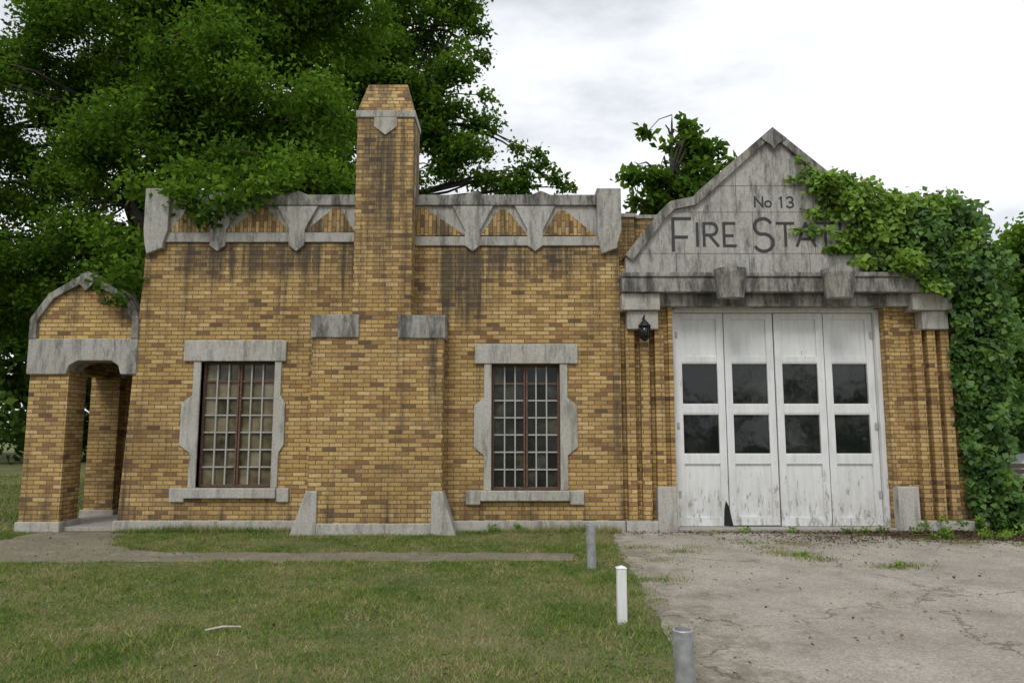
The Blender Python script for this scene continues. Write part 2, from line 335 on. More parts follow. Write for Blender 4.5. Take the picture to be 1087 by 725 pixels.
for k,cx in enumerate((3.48,5.20)):
    pts=[(-.235,0)]+[(-.235*math.cos(a),-.10-.16*math.sin(a)) for a in [math.pi*i/8 for i in range(9)]]+[(.235,0)]
    V=[];n=len(pts)
    for z,s in ((3.66,.86),(3.98,1),(4.06,1.08),(4.13,1.08)): V+=[(cx+x*s,-.28+yy*s,z) for x,yy in pts]
    F=[tuple(range(n))[::-1],tuple(range(3*n,4*n))]+[(j*n+i,j*n+(i+1)%n,(j+1)*n+(i+1)%n,(j+1)*n+i) for j in range(3) for i in range(n)]
    mesh_obj(f"beam_bracket_{k+1}",V,F,STONED,FS)
half=[(1.87,4.10),(1.87,4.42),(2.42,5.12),(2.62,5.32),(3.0,5.40),(3.12,5.52),(CX,6.60)]
mir=[(2*CX-x,z) for x,z in half[:-1]][::-1]
outl=half+mir
prism("gable_stone_panel",outl,-.02,.34,STONE,FS)
def inner(pts,w):
    out=[]
    for i,p in enumerate(pts):
        a=Vector(pts[max(i-1,0)]); b=Vector(pts[min(i+1,len(pts)-1)]); t=(b-a).normalized(); nrm=Vector((t.y,-t.x))
        out.append((p[0]+nrm.x*w,p[1]+nrm.y*w))
    return out
oo=outl[1:-1]; ii=inner(oo,.13); o2=inner(oo,-.02)
prisms("gable_coping",[([o2[i],o2[i+1],ii[i+1],ii[i]],-.085,.38) for i in range(len(oo)-1)],STONED,FS,.006)
prism("gable_peak_ornament",[(CX-.22,6.42),(CX,6.58),(CX+.22,6.42),(CX+.05,6.30),(CX,6.22),(CX-.05,6.30)],-.11,-.085,STONED,FS,.006)
J=[]
def hj(z,a,b): J.append((a,b,-.0225,-.018,z-.004,z+.004))
def vj(x,a,b): J.append((x-.004,x+.004,-.0225,-.018,a,b))
hj(5.62,3.35,5.4); hj(5.17,2.6,6.15); hj(4.47,2.05,6.7)
vj(3.72,5.17,5.9); vj(5.0,5.17,5.9); vj(3.1,4.47,5.17); vj(3.98,4.47,5.17); vj(5.0,4.47,5.17); vj(5.7,4.47,5.17); vj(2.7,4.12,4.47); vj(3.9,4.12,4.47); vj(4.9,4.12,4.47); vj(6,4.12,4.47)
boxes("gable_stone_joints",J,JOINT,FS)
LV=[];LF=[]
def stroke(p,ox,oz,w,h,t=.045):
    p=[(ox+a*w,oz+b*h) for a,b in p]
    for i in range(len(p)-1):
        a=Vector(p[i]); b=Vector(p[i+1]); d=(b-a).normalized(); a2=a-d*t*.35; b2=b+d*t*.35; nn=Vector((-d.y,d.x))*t/2
        q=[tuple(a2-nn),tuple(b2-nn),tuple(b2+nn),tuple(a2+nn)]
        yy=-.026-.0004*(i%3)-.0003*(len(LV)%5)
        v,f=prismvf(q,yy,-.019); n=len(LV); LV.extend(v); LF.extend([tuple(k+n for k in r) for r in f])
arc=lambda cx,cz,rx,rz,a0,a1,n=10:[(cx+rx*math.cos(R(a0+(a1-a0)*i/n)),cz+rz*math.sin(R(a0+(a1-a0)*i/n))) for i in range(n+1)]
G={'F':[[(0,0),(0,1)],[(0,1),(.95,1)],[(0,.42),(.75,.42)]],'I':[[(0,0),(0,1)]],
'R':[[(0,0),(0,1)],[(0,1)]+arc(.5,.74,.4,.26,90,-90)+[(0,.48)],[(.35,.48),(.95,0)]],
'E':[[(0,0),(0,1)],[(0,1),(.8,1)],[(0,.45),(.65,.45)],[(0,0),(.85,0)]],
'S':[arc(.5,.75,.42,.25,30,250,12)+arc(.5,.25,.46,.27,80,-150,12)],
'T':[[(.5,0),(.5,1)],[(0,1),(1,1)]],'A':[[(0,0),(.5,1),(1,0)],[(.15,.3),(.85,.3)]],
'O':[arc(.5,.5,.5,.5,0,360,18)],'N':[[(0,0),(0,1),(1,0),(1,1)]],'1':[[(.5,0),(.5,1)],[(.5,1),(.25,.82)]],
'3':[arc(.45,.74,.4,.26,150,-90,8)+arc(.45,.25,.45,.25,90,-150,8)]}
def word(seq,z,t):
    for ch,x,w,h in seq:
        for s in G[ch]: stroke(s,x,z,w,abs(h),t)
word([('F',2.66,.30,.54)],4.52,.05)
word([('I',3.06,.1,.38),('R',3.17,.24,.38),('E',3.50,.22,.38)],4.60,.045)
word([('S',3.98,.34,.54)],4.52,.05)
word([('T',4.38,.27,.38),('A',4.70,.30,.38),('T',5.04,.27,.38),('I',5.42,.1,.38),('O',5.53,.32,.38),('N',5.94,.24,.38)],4.60,.045)
word([('N',4.03,.13,.17)],5.26,.026); word([('O',4.20,.10,.10),],5.26,.024); word([('1',4.42,.1,.18),('3',4.55,.13,.18)],5.25,.026)
mesh_obj("fire_station_lettering",LV,LF,LETTER,FS)
GX0,GX1,GZ=2.62,6.08,3.58
yd=.30
boxes("garage_door_frame",[(GX0,GX0+.07,yd-.1,yd+.08,0.0,GZ),(GX1-.07,GX1,yd-.1,yd+.08,0.0,GZ),(GX0+.07,GX1-.07,yd-.1,yd+.08,GZ-.05,GZ+.04)],WHITE,FS,.006)
lw=(GX1-GX0-.14)/4; leafparts=[];thin=[];panes=[];mold=[]
for k in range(4):
    a=GX0+.07+lw*k+.009; b=a+lw-.018; s=.115; yk=yd+(.014 if k%2 else 0)
    zb=.05+(.012 if k==1 else 0);zt=GZ-.06
    leafparts+=[(a,a+s,yk-.03,yk+.025,zb,zt),(b-s,b,yk-.03,yk+.025,zb,zt)]
    for z0,z1 in ((zb,zb+.14),(1.04,1.19),(1.86,2.0),(2.70,2.80),(zt-.10,zt)): leafparts.append((a+s,b-s,yk-.028,yk+.023,z0,z1))
    thin+=[(a+s,b-s,yk+.005,yk+.015,zb+.14,1.04),(a+s,b-s,yk+.005,yk+.015,2.80,zt-.10)]
    for z0,z1 in ((1.19,1.86),(2.0,2.70)):
        panes.append((a+s,b-s,z0,z1,yk+.008))
        mold+=[(a+s,b-s,yk-.018,yk+.01,z0,z0+.02),(a+s,b-s,yk-.018,yk+.01,z1-.02,z1)]
boxes("garage_door_stiles_rails",leafparts,WHITE,FS,.004); boxes("garage_door_panels",thin,WHITE,FS); boxes("garage_door_glazing_bead",mold,WHITE2,FS)
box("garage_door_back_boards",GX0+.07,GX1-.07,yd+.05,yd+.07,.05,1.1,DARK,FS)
V=[];F=[]
for a,b,z0,z1,y in panes:
    n=len(V); t=random.uniform(-.006,.006); t2=random.uniform(-.003,.016); V+=[(a,y+t,z0),(b,y-t,z0),(b,y-t+t2,z1),(a,y+t+t2,z1)]; F.append((n,n+1,n+2,n+3))
mesh_obj("garage_door_panes",V,F,GL3,FS)
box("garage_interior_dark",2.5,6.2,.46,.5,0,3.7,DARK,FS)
mesh_obj("door_rot_hole",[(3.42,.262,.06),(3.57,.262,.06),(3.54,.262,.2),(3.51,.262,.36),(3.46,.262,.46),(3.43,.262,.3)],[(0,1,2,3,4,5)],DARK,FS)
boxes("door_hinges",[(x,x+.05,yd-.038,yd-.0305,z,z+.11) for x in (GX0+.08,GX1-.13) for z in (.5,1.6,3.1)],flat_mat("painted_hinge",(.35,.33,.3)),FS,.003)
box("garage_threshold",GX0-.02,GX1+.02,.02,.5,-.03,.045,CONC,FS,.01)

# ---------------- wall lantern
LN=empty("wall_lantern")
V=[];F=[]
tube(V,F,[(2.11,-.13,3.36),(2.11,-.26,3.40),(2.11,-.26,3.33)],[.014,.014,.014],8)
tube(V,F,[(2.11,-.26,3.33),(2.11,-.26,3.30),(2.11,-.26,3.24),(2.11,-.26,3.23)],[.02,.05,.10,.105],10)
tube(V,F,[(2.11,-.26,3.05),(2.11,-.26,3.03),(2.11,-.26,2.99)],[.085,.06,.02],10)
for k in range(6):
    a=k*math.pi/3; tube(V,F,[(2.11+.09*math.cos(a),-.26+.09*math.sin(a),3.23),(2.11+.08*math.cos(a),-.26+.08*math.sin(a),3.05)],[.008,.008],4)
mesh_obj("lantern_cage",V,F,IRON,LN)
V=[];F=[]; tube(V,F,[(2.11,-.26,3.225),(2.11,-.26,3.055)],[.08,.072],12); mesh_obj("lantern_glass",V,F,GL2,LN,True)

# ------------------------------------------------------------------ GROUND
def ground_mat():
    m,nt,b=newmat("lawn_ground"); p=pos(nt)
    a=noise(nt,p,.55,7,.65); c=ramp(nt,a,[(.33,(.07,.095,.025)),(.5,(.125,.135,.045)),(.66,(.20,.175,.09))])
    f=noise(nt,p,30,6,.8); c=mix(nt,.7,c,ramp(nt,f,[(.3,(.5,.5,.45)),(.7,(1.3,1.25,1.1))]),'MULTIPLY')
    L(nt,c,b.inputs["Base Color"]); b.inputs["Roughness"].default_value=1; bump(nt,b,f,.6,.03); return m
GR=ground_mat()
def pave_mat(name,c1,c2,crack=1.0,stain=.5,grit=.75):
    m,nt,b=newmat(name); p=pos(nt)
    a=noise(nt,p,.8,9,.7); c=ramp(nt,a,[(.3,c1),(.7,c2)])
    f=noise(nt,p,70,7,.85); c=mix(nt,grit,c,ramp(nt,f,[(.3,(.5,.48,.45)),(.5,(.97,.97,.96)),(.7,(1.28,1.27,1.25))]),'MULTIPLY')
    g=N(nt,"ShaderNodeTexVoronoi",Scale=55.0); L(nt,p,g.inputs["Vector"]); c=mix(nt,.5,c,ramp(nt,g.outputs["Color"],[(.1,(.55,.53,.5)),(.9,(1.28,1.27,1.24))]),'MULTIPLY')
    d=noise(nt,p,1.2,10,.8,None,(4,2,0)); c=mix(nt,math_(nt,'MULTIPLY',ramp(nt,d,[(.49,(0,0,0)),(.64,(1,1,1))]),stain),c,(.15,.12,.09))
    s=nt.nodes.new("ShaderNodeSeparateXYZ"); L(nt,p,s.inputs[0])
    e=math_(nt,'ADD',mrange(nt,s.outputs[0],2.3,1.2,0,.22),noise(nt,p,2.5,8,.75,None,(1,7,0)))
    c=mix(nt,math_(nt,'MULTIPLY',ramp(nt,e,[(.57,(0,0,0)),(.71,(1,1,1))]),.55),c,(.12,.11,.06))
    v=N(nt,"ShaderNodeTexVoronoi",Scale=.33,feature='DISTANCE_TO_EDGE')
    wn=N(nt,"ShaderNodeTexNoise",Scale=1.3,Detail=8.0,Roughness=.65); L(nt,p,wn.inputs["Vector"])
    vm=nt.nodes.new("ShaderNodeVectorMath"); vm.operation='MULTIPLY_ADD'; L(nt,wn.outputs["Color"],vm.inputs[0]); vm.inputs[1].default_value=(1.6,1.6,0); L(nt,p,vm.inputs[2]); L(nt,vm.outputs[0],v.inputs["Vector"])
    cr=ramp(nt,v.outputs["Distance"],[(.0,(1,1,1)),(.009,(0,0,0))])
    brk=ramp(nt,noise(nt,p,1.1,3,.5,None,(8,8,0)),[(.38,(0,0,0)),(.5,(1,1,1))])
    cr=math_(nt,'MULTIPLY',cr,brk)
    c=mix(nt,math_(nt,'MULTIPLY',cr,.7*crack),c,(.07,.06,.04))
    L(nt,c,b.inputs["Base Color"]); b.inputs["Roughness"].default_value=.95
    bump(nt,b,math_(nt,'SUBTRACT',f,cr),.7,.016); return m
DRV=pave_mat("old_concrete_driveway",(.32,.28,.235),(.48,.44,.385),1,.45,.95)
PTH=pave_mat("old_path_concrete",(.24,.205,.16),(.38,.33,.265),.4,.4)
DIRT=pave_mat("bare_dirt",(.08,.058,.04),(.16,.12,.085),0)
ASPH=pave_mat("asphalt",(.045,.045,.045),(.065,.065,.065),.5)
S=400
mesh_obj("ground",[(-S,-S,0),(S,-S,0),(S,S,0),(-S,S,0)],[(0,1,2,3)],GR)
def ragged(name,pts,z,mat,amp=.05,step=.15):
    out=[]
    for i in range(len(pts)):
        a=Vector(pts[i]); b=Vector(pts[(i+1)%len(pts)]); n=max(1,int((b-a).length/step)) if (b-a).length<16 else 1
        for k in range(n):
            q=a+(b-a)*k/n; out.append((q.x+random.uniform(-amp,amp),q.y+random.uniform(-amp,amp),z))
    return mesh_obj(name,out,[tuple(range(len(out)))],mat)
ragged("driveway",[(1.05,-13),(1.13,-7),(1.27,-4.7),(1.38,-2.9),(1.45,-1.2),(1.55,-.5),(1.6,-.09),(9,-.09),(9,6),(40,6),(40,-13)],.004,DRV,.04)
pathpts=[(-11,-4.0),(-9.2,-3.4),(-8.0,-2.95),(-6.6,-2.7),(-4.5,-2.6),(-1.5,-2.62),(.75,-2.55),(.8,-1.98),(-2,-1.95),(-4.0,-1.95),(-5.0,-1.8),(-5.5,-1.4),(-5.8,-.9),(-6.1,-.05),(-7.4,-.05),(-7.4,-.7),(-7.7,-1.3),(-8.3,-1.85),(-9.5,-2.4),(-11,-2.9)]
ragged("garden_path",pathpts,.004,PTH,.05)
ragged("dirt_bed",[(4.6,-.10),(5.4,-.45),(6.6,-.85),(8.2,-1.15),(10.6,-1.0),(10.4,.8),(7.5,.5),(7.5,-.1)],.008,DIRT,.08)
box("kerb",-60,60,-20.2,-20.0,-.1,.12,CONC); mesh_obj("road",[(-150,-29,.004),(150,-29,.004),(150,-20.2,.004),(-150,-20.2,.004)],[(0,1,2,3)],ASPH)
mesh_obj("sidewalk",[(-60,-14.6,.006),(60,-14.6,.006),(60,-13.1,.006),(-60,-13.1,.006)],[(0,1,2,3)],DRV)

def grass(name,n,xr,yr,hr,mat,keep=None,w=.006,P=None):
    if P is None: P=np.stack([rng.uniform(*xr,n),rng.uniform(*yr,n)],1)
    if keep is not None: P=P[keep(P)]
    n=len(P); pat=.5+.25*np.sin(P[:,0]*2.1+1.3*np.sin(P[:,1]*1.7))+.25*np.sin(P[:,1]*3.3+P[:,0]*1.1)
    h=rng.uniform(*hr,n)*(.5+1.0*pat); ang=rng.uniform(0,2*np.pi,n); lean=rng.normal(size=(n,2))*h[:,None]*.6
    dx=np.cos(ang)*w*rng.uniform(.6,1.3,n); dy=np.sin(ang)*w
    v=np.empty((n,3,3)); v[:,0,0]=P[:,0]-dx; v[:,0,1]=P[:,1]-dy; v[:,0,2]=0; v[:,1,0]=P[:,0]+dx; v[:,1,1]=P[:,1]+dy; v[:,1,2]=0
    v[:,2,0]=P[:,0]+lean[:,0]; v[:,2,1]=P[:,1]+lean[:,1]; v[:,2,2]=h
    me=bpy.data.meshes.new(name); me.vertices.add(3*n); me.vertices.foreach_set("co",v.ravel()); me.loops.add(3*n); me.loops.foreach_set("vertex_index",np.arange(3*n,dtype=np.int32))
    me.polygons.add(n); me.polygons.foreach_set("loop_start",np.arange(0,3*n,3,dtype=np.int32)); me.polygons.foreach_set("loop_total",np.full(n,3,dtype=np.int32)); me.update(calc_edges=True)
    me.materials.append(mat); o=bpy.data.objects.new(name,me); scene.collection.objects.link(o); return o
def grass_mat():
    m,nt,b=newmat("grass_blades"); p=pos(nt); g=nt.nodes.new("ShaderNodeNewGeometry")
    n1=noise(nt,p,1.0,8,.72); n2=noise(nt,p,4.5,5,.7,None,(5,5,0))
    a=math_(nt,'ADD',math_(nt,'ADD',math_(nt,'MULTIPLY',n1,.75),math_(nt,'MULTIPLY',n2,.4)),math_(nt,'MULTIPLY',g.outputs["Random Per Island"],.25))
    c=ramp(nt,a,[(.55,(.08,.165,.025)),(.65,(.16,.245,.048)),(.74,(.27,.29,.09)),(.85,(.42,.36,.20))])
    d=nt.nodes.new("ShaderNodeBsdfDiffuse"); L(nt,c,d.inputs[0])
    t=nt.nodes.new("ShaderNodeBsdfTranslucent"); L(nt,c,t.inputs[0]); ms=nt.nodes.new("ShaderNodeMixShader"); ms.inputs[0].default_value=.3
    L(nt,d.outputs[0],ms.inputs[1]); L(nt,t.outputs[0],ms.inputs[2]); L(nt,ms.outputs[0],nt.nodes["Material Output"].inputs[0]); return m
GM=grass_mat()
PP=np.array(pathpts)
def inpoly(x,y,poly):
    r=np.zeros(len(x),bool); n=len(poly)
    for i in range(n):
        x1,y1=poly[i]; x2,y2=poly[(i+1)%n]
        c=((y1>y)!=(y2>y)); xi=(x2-x1)*(y-y1)/((y2-y1) if y2!=y1 else 1e-9)+x1; r^=c&(x<xi)
    return r
def keepl(P):
    x,y=P[:,0],P[:,1]
    edge=np.where(y<-4.7,1.13+(y+7)*.06,1.27+(y+4.7)*.07)+.12*np.sin(y*5.1)+.08*np.sin(y*13)+.05*np.sin(y*31)
    k=x<edge+rng.normal(size=len(x))*.09
    on=inpoly(x+.05*np.sin(y*9),y+.06*np.sin(x*4)+.04*np.sin(x*11+1),PP)
    k&=~(on&(rng.random(len(x))>.04))
    k&=~((y>-.42)&(x>-3.4)&(x<-.85))
    thin=np.sin(x*1.3+2*np.sin(y*.9))*np.sin(y*1.9+x*.6)+.4*np.sin(x*5+y*3)>.5
    k&=~(thin&(rng.random(len(x))<.5))
    return k
grass("lawn_grass",280000,(-10,1.45),(-7.6,-.05),(.012,.045),GM,keepl,.0045)
grass("tall_grass_edge",6000,(-6.2,1.7),(-.22,-.04),(.04,.13),GM,None,.005)
grass("rear_lawn_grass",40000,(-18,-7.9),(-2,14),(.03,.08),GM,lambda P:~inpoly(P[:,0],P[:,1],PP),.012)
ctr=np.array([(3.66,-2.2),(3.5,-2.0),(3.75,-2.5),(3.45,-1.6),(3.9,-1.3),(3.3,-1.2),(4.4,-3.0),(4.7,-2.95),(2.2,-1.9),(2.5,-1.5),(1.7,-1.6),(1.8,-2.6),(1.6,-3.7),(5.2,-.35),(3.1,-.15),(4.6,-.15),(6.4,-1.2),(7.2,-1.4),(5.9,-.9)])
idx=rng.integers(0,len(ctr),4200); PT=ctr[idx]+rng.normal(size=(4200,2))*np.array([.16,.10])
PT=PT[PT[:,1]<-.1]
grass("driveway_grass",0,None,None,(.015,.06),GM,None,.0045,PT)

# ------------------------------------------------------------------ FOLIAGE
BARK=flat_mat("dark_bark",(.05,.042,.034),.95,0,.5,9)
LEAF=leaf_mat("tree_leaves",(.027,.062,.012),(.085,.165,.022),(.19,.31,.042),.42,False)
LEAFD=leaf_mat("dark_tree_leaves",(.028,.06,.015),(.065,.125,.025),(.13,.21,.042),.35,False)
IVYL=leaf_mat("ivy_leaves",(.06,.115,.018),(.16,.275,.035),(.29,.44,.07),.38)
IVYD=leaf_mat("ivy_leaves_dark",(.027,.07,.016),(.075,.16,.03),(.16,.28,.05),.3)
def tree(name,trunk,blobs,nclump,leaves,lsize,mat,rcl=(.45,.95),branches=60,extra=None,seed=1,shell=.38):
    r=np.random.default_rng(seed); E=empty(name)
    V=[];F=[]; tp=[Vector(p) for p in trunk[0]]; tube(V,F,tp,trunk[1],12)
    cs=[];rs=[]; w=np.array([b[3]*b[4]*b[5] for b in blobs])**.85; w=w/w.sum()
    for i in range(nclump):
        b=blobs[r.choice(len(blobs),p=w)]
        q=r.normal(size=3); q/=np.linalg.norm(q); q*=r.random()**shell
        cs.append((b[0]+q[0]*b[3],b[1]+q[1]*b[4],b[2]+q[2]*b[5])); rs.append(r.uniform(*rcl))
    if extra: 
        for c,rr in extra: cs.append(c); rs.append(rr)
    for i in range(min(branches,len(cs))):
        c=Vector(cs[-1-i]); cand=[p for p in tp[1:] if p.z<c.z+1.5] or tp[1:2]
        s=min(cand,key=lambda p:(p-c).length+abs(p.z-c.z)*.3); s=tp[max(1,tp.index(s)-(0 if s!=tp[-1] else random.choice((0,1))))]
        m=s.lerp(c,.5)+Vector((random.uniform(-.5,.5),random.uniform(-.4,.4),random.uniform(.1,.9)))
        l=(c-s).length; r0=.03+.010*l
        tube(V,F,[s,s.lerp(m,.5)+Vector((0,0,.2)),m,m.lerp(c,.5)+Vector((0,0,.15)),c],[r0,r0*.8,r0*.6,r0*.35,.01],6)
    mesh_obj("trunk_and_limbs",V,F,BARK,E,True)
    cnt=[int(leaves*(rr/ (.5*(rcl[0]+rcl[1])))**2) for rr in rs]
    P,K=clump_pts(cs,rs,cnt)
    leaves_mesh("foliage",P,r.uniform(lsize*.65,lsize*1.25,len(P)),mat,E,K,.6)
    return E
tree("shade_tree",([(-9.6,6.2,-.1),(-9.5,6.2,1.2),(-9.3,6.1,3),(-9.0,6,5),(-9.3,5.9,7),(-9.9,5.9,9),(-10.0,5.8,11.5),(-9.6,5.8,14)],[.55,.42,.38,.35,.28,.22,.15,.05]),
 [(-9.5,5.5,12.0,4.6,3.2,2.2),(-6.2,4.6,9.4,2.5,2.4,2.0),(-5.0,4.2,12.0,2.4,2.2,2.0),(-12.2,5,8.6,3.4,2.8,2.6),(-7.4,3.4,7.4,2.1,1.9,1.2),(-12.5,4.8,5.4,2.8,2.2,1.7),(-5.0,2.0,7.0,1.9,1.0,1.0),(-5.2,2.0,8.4,2.0,1.2,1.0),(-9.6,4.6,5.4,1.9,1.4,1.2)],
 360,560,.128,LEAF,(.42,.85),110,
 extra=[((-5.3,.7,5.95),.5),((-4.8,.2,5.65),.42),((-4.35,.0,5.75),.42),((-4.65,-.25,5.28),.33),((-4.95,-.25,5.05),.28),((-4.3,-.2,5.35),.30),((-4.05,-.2,5.55),.32),((-3.9,.5,6.1),.45),((-5.25,-.15,5.35),.36),((-5.55,-.1,5.5),.34),((-3.7,-.1,5.7),.3),((-3.4,1.2,6.3),.5),((-3.1,.9,5.9),.35),((-5.9,1,6.2),.5),((-6.6,.8,5.9),.45),((-4.1,1.2,6.5),.6),((-5.2,1.3,6.6),.6),((-6.6,1.2,5.0),.35),((-6.45,.3,4.35),.32),((-6.7,.0,4.0),.28),((-6.4,-.12,3.7),.22),((-6.25,-.12,4.05),.22),((-6.9,.9,4.7),.4),((-7.6,1.5,5.2),.5),((-8.0,2.2,4.6),.5),((-7.3,2.6,4.3),.5),((-6.7,2.6,5.2),.5)],seed=3)
tree("elm_tree",([(-5.5,13,-.1),(-5.4,13,3),(-5.2,13,6),(-4.9,13,9),(-4.6,13,12),(-4.4,13,15.5)],[.5,.4,.33,.26,.18,.05]),
 [(-5.8,13,14,3.4,2.4,3.0),(-3.4,12.6,13.2,2.2,1.8,3.0),(-3.0,12.8,16.6,2.2,1.6,1.5),(-6.2,12.5,10,3.0,2.0,2.2),(-2.2,12.5,11.4,1.7,1.3,1.3),(-1.2,12.5,10.6,1.5,1.1,.8),(0.1,12.6,10.3,1.5,.8,.6)],
 240,260,.19,LEAF,(.4,.8),90,extra=[((1.0,12.5,10.6),.5),((1.5,12.5,10.2),.5),((1.9,12.6,9.9),.4),((.4,12.5,10.5),.5),((-.9,12.5,13.2),.4),((-1.0,12.5,14.6),.45),((-1.3,12.5,12.2),.4),((.9,12.5,11.1),.35),((.2,12.5,11.3),.4),((-1.1,12.5,15.6),.4)],seed=5,shell=.6)
tree("sapling_tree",([(4.8,10.5,-.1),(4.8,10.5,3),(4.9,10.5,6),(5.0,10.5,9),(5.1,10.5,10.6)],[.2,.16,.12,.08,.03]),
 [(5.3,10.5,10.3,1.0,.8,.75),(6.2,10.4,9.3,.8,.7,.5),(4.3,10.4,9.2,.8,.7,.6),(5.2,10.5,8.7,1.5,.8,.6)],38,80,.28,LEAF,(.25,.5),38,extra=[((6.9,10.4,9.9),.3),((4.3,10.5,11.0),.3),((5.6,10.5,11.2),.35)],seed=9)
tree("oak_tree",([(18.6,14,-.1),(18.5,14,2),(18.6,14,4),(18.8,14,7)],[.35,.28,.2,.08]),
 [(19.3,14,6.6,2.6,2.2,2.3),(17.2,13.5,4.2,1.6,1.6,1.6),(20.5,14,4.5,2.6,2.4,2.4),(17.3,13,2.2,1.6,1.4,1.4)],130,300,.25,LEAF,(.5,.9),40,seed=11)
cs=[];rs=[];cn=[]
for i in range(380):
    a=random.uniform(0,2*math.pi); rad=random.uniform(38,52); x=math.cos(a)*rad; y=math.sin(a)*rad
    if y<-29: y-=6
    h=random.uniform(.3,7.5)+2*math.sin(a*7); cs.append((x,y,max(.6,h))); rs.append(random.uniform(1.4,2.6)); cn.append(200)
for i in range(90):
    x=random.uniform(-34,-12); y=random.uniform(21,29); cs.append((x,y,random.uniform(1.2,9))); rs.append(random.uniform(1.2,2.2)); cn.append(330)
for i in range(40):
    x=random.uniform(20,34); y=random.uniform(17,25); cs.append((x,y,random.uniform(1.0,7.5))); rs.append(random.uniform(1.0,1.9)); cn.append(300)
P,K=clump_pts(cs,rs,cn,.85); leaves_mesh("distant_trees",P,rng.uniform(.3,.6,len(P)),LEAFD,None,K*.9,.6,0,.36)
cs=[(10.4+random.uniform(-.4,5),8.3+random.uniform(-.5,1.5),random.uniform(1.2,4.2)) for _ in range(42)]
P,K=clump_pts(cs,[.6]*42,[330]*42,.9); leaves_mesh("hedge",P,rng.uniform(.09,.19,len(P)),IVYD,None,K,.5)

IV=empty("ivy_vine")
def ivy(name,E,mat,sz,front=.9):
    P=[];K=[]
    for cx,cz,rx,rz,yc,ry,n in E:
        q=rng.normal(size=(n,3)); q/=np.linalg.norm(q,axis=1,keepdims=True); q*=rng.random((n,1))**.4
        P.append(np.stack([cx+q[:,0]*rx*(1+.18*rng.normal(size=n)),yc+q[:,1]*ry,cz+q[:,2]*rz*(1+.18*rng.normal(size=n))],1))
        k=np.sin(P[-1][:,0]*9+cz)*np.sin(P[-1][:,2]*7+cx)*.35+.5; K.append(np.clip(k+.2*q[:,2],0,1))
    P=np.concatenate(P);K=np.concatenate(K)
    P[:,1]-=.14*np.maximum(0,np.sin(P[:,0]*8+1)*np.sin(P[:,2]*6.3))
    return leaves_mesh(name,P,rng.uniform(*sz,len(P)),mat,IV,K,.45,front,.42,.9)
E=[(5.20,5.62,.45,.2,-.16,.12,480),(5.62,5.45,.45,.28,-.18,.14,750),(6.05,5.15,.5,.35,-.2,.17,1050),(6.3,4.75,.45,.35,-.2,.17,850),(5.75,4.72,.5,.24,-.1,.07,380),(6.5,5.2,.4,.32,-.1,.25,700),
   (4.95,4.86,.42,.05,-.06,.03,60),(5.2,5.15,.45,.12,-.06,.04,150),(5.35,4.55,.35,.06,-.06,.03,70),(4.75,5.72,.2,.05,-.1,.04,25),(4.9,5.85,.12,.14,-.1,.05,35),(4.75,6.05,.07,.10,-.1,.03,12),(5.9,4.3,.5,.12,-.15,.12,200),(6.35,4.25,.35,.22,-.36,.10,420),(6.75,3.95,.3,.25,-.38,.08,300),(5.3,5.35,.3,.1,-.08,.05,90),(6.9,5.15,.35,.3,-.15,.25,500),(7.2,4.6,.4,.3,-.25,.2,250)]
ivy("ivy_runner_leaves",E,IVYL,(.06,.13))
E=[(6.75,4.75,.45,.5,-.2,.3,1300),(7.17,5.0,.62,.48,0,.4,2000),(7.42,4.2,.68,.6,-.05,.45,2400),(6.9,4.15,.35,.4,-.34,.2,800),(7.66,3.4,.45,.6,0,.45,1700),(7.62,2.7,.40,.7,0,.4,1600),(7.56,1.9,.38,.7,0,.35,1500),(7.55,1.2,.32,.6,0,.3,1100),(7.75,.5,.3,.5,-.05,.3,1000),(7.8,.15,.35,.15,-.1,.3,400),(7.22,3.6,.2,.5,-.15,.18,500),(7.17,2.6,.13,.7,-.1,.1,380),(7.24,1.5,.12,.6,-.08,.08,260),(7.3,.6,.12,.5,-.08,.08,160),
   (7.6,4.6,.5,.5,1.5,1.6,1800),(7.6,3.2,.35,1.2,1.5,1.6,2200),(7.6,1.6,.3,1.2,1.3,1.3,1800)]
ivy("ivy_mass_leaves",E,IVYD,(.07,.14))
V=[];F=[]
for k in range(16):
    x=7.5+random.uniform(-.15,.25); p=[(x,-.05,0)]
    for z in (1,2,3,4,5): p.append((x+random.uniform(-.15,.15),-.03-random.uniform(0,.08),z))
    tube(V,F,p,[.025,.022,.02,.016,.012,.006],5)
for pts in ([(6.6,-.12,4.9),(6.0,-.1,5.1),(5.4,-.1,5.5),(4.95,-.12,5.8),(4.75,-.1,6.1)],[(6.4,-.06,4.7),(5.7,-.05,4.75),(5.1,-.05,4.86),(4.6,-.05,4.88)],[(6.3,-.06,5.0),(5.6,-.05,5.1),(5.0,-.05,5.18),(4.75,-.05,5.22)]):
    tube(V,F,pts,[.015,.012,.009,.006,.003][:len(pts)],5)
mesh_obj("ivy_stems",V,F,BARK,IV)
cs=[(random.uniform(6.1,9.6),random.uniform(-.9,-.15),.05) for _ in range(30)]+[(random.uniform(3,6),-.12,.03) for _ in range(5)]+[(6.42,-.15,.12),(6.9,-.3,.16),(7.2,-.25,.2),(8.2,-.3,.2),(6.7,-.2,.2)]+[(-.3,-.12,.08),(.1,-.1,.06),(3.7,-2.25,.01),(4.5,-3.0,.01)]
P,K=clump_pts(cs,[.11]*len(cs),[45]*len(cs),.6); P[:,2]=np.abs(P[:,2])+.01
ws=np.stack([rng.uniform(-7,1.2,170),rng.uniform(-7.2,-.3,170)],1); ws=ws[~inpoly(ws[:,0],ws[:,1],PP)]
wi=rng.integers(0,len(ws),5200); WP=np.concatenate([ws[wi]+rng.normal(size=(5200,2))*.07,rng.uniform(.015,.04,(5200,1))],1)
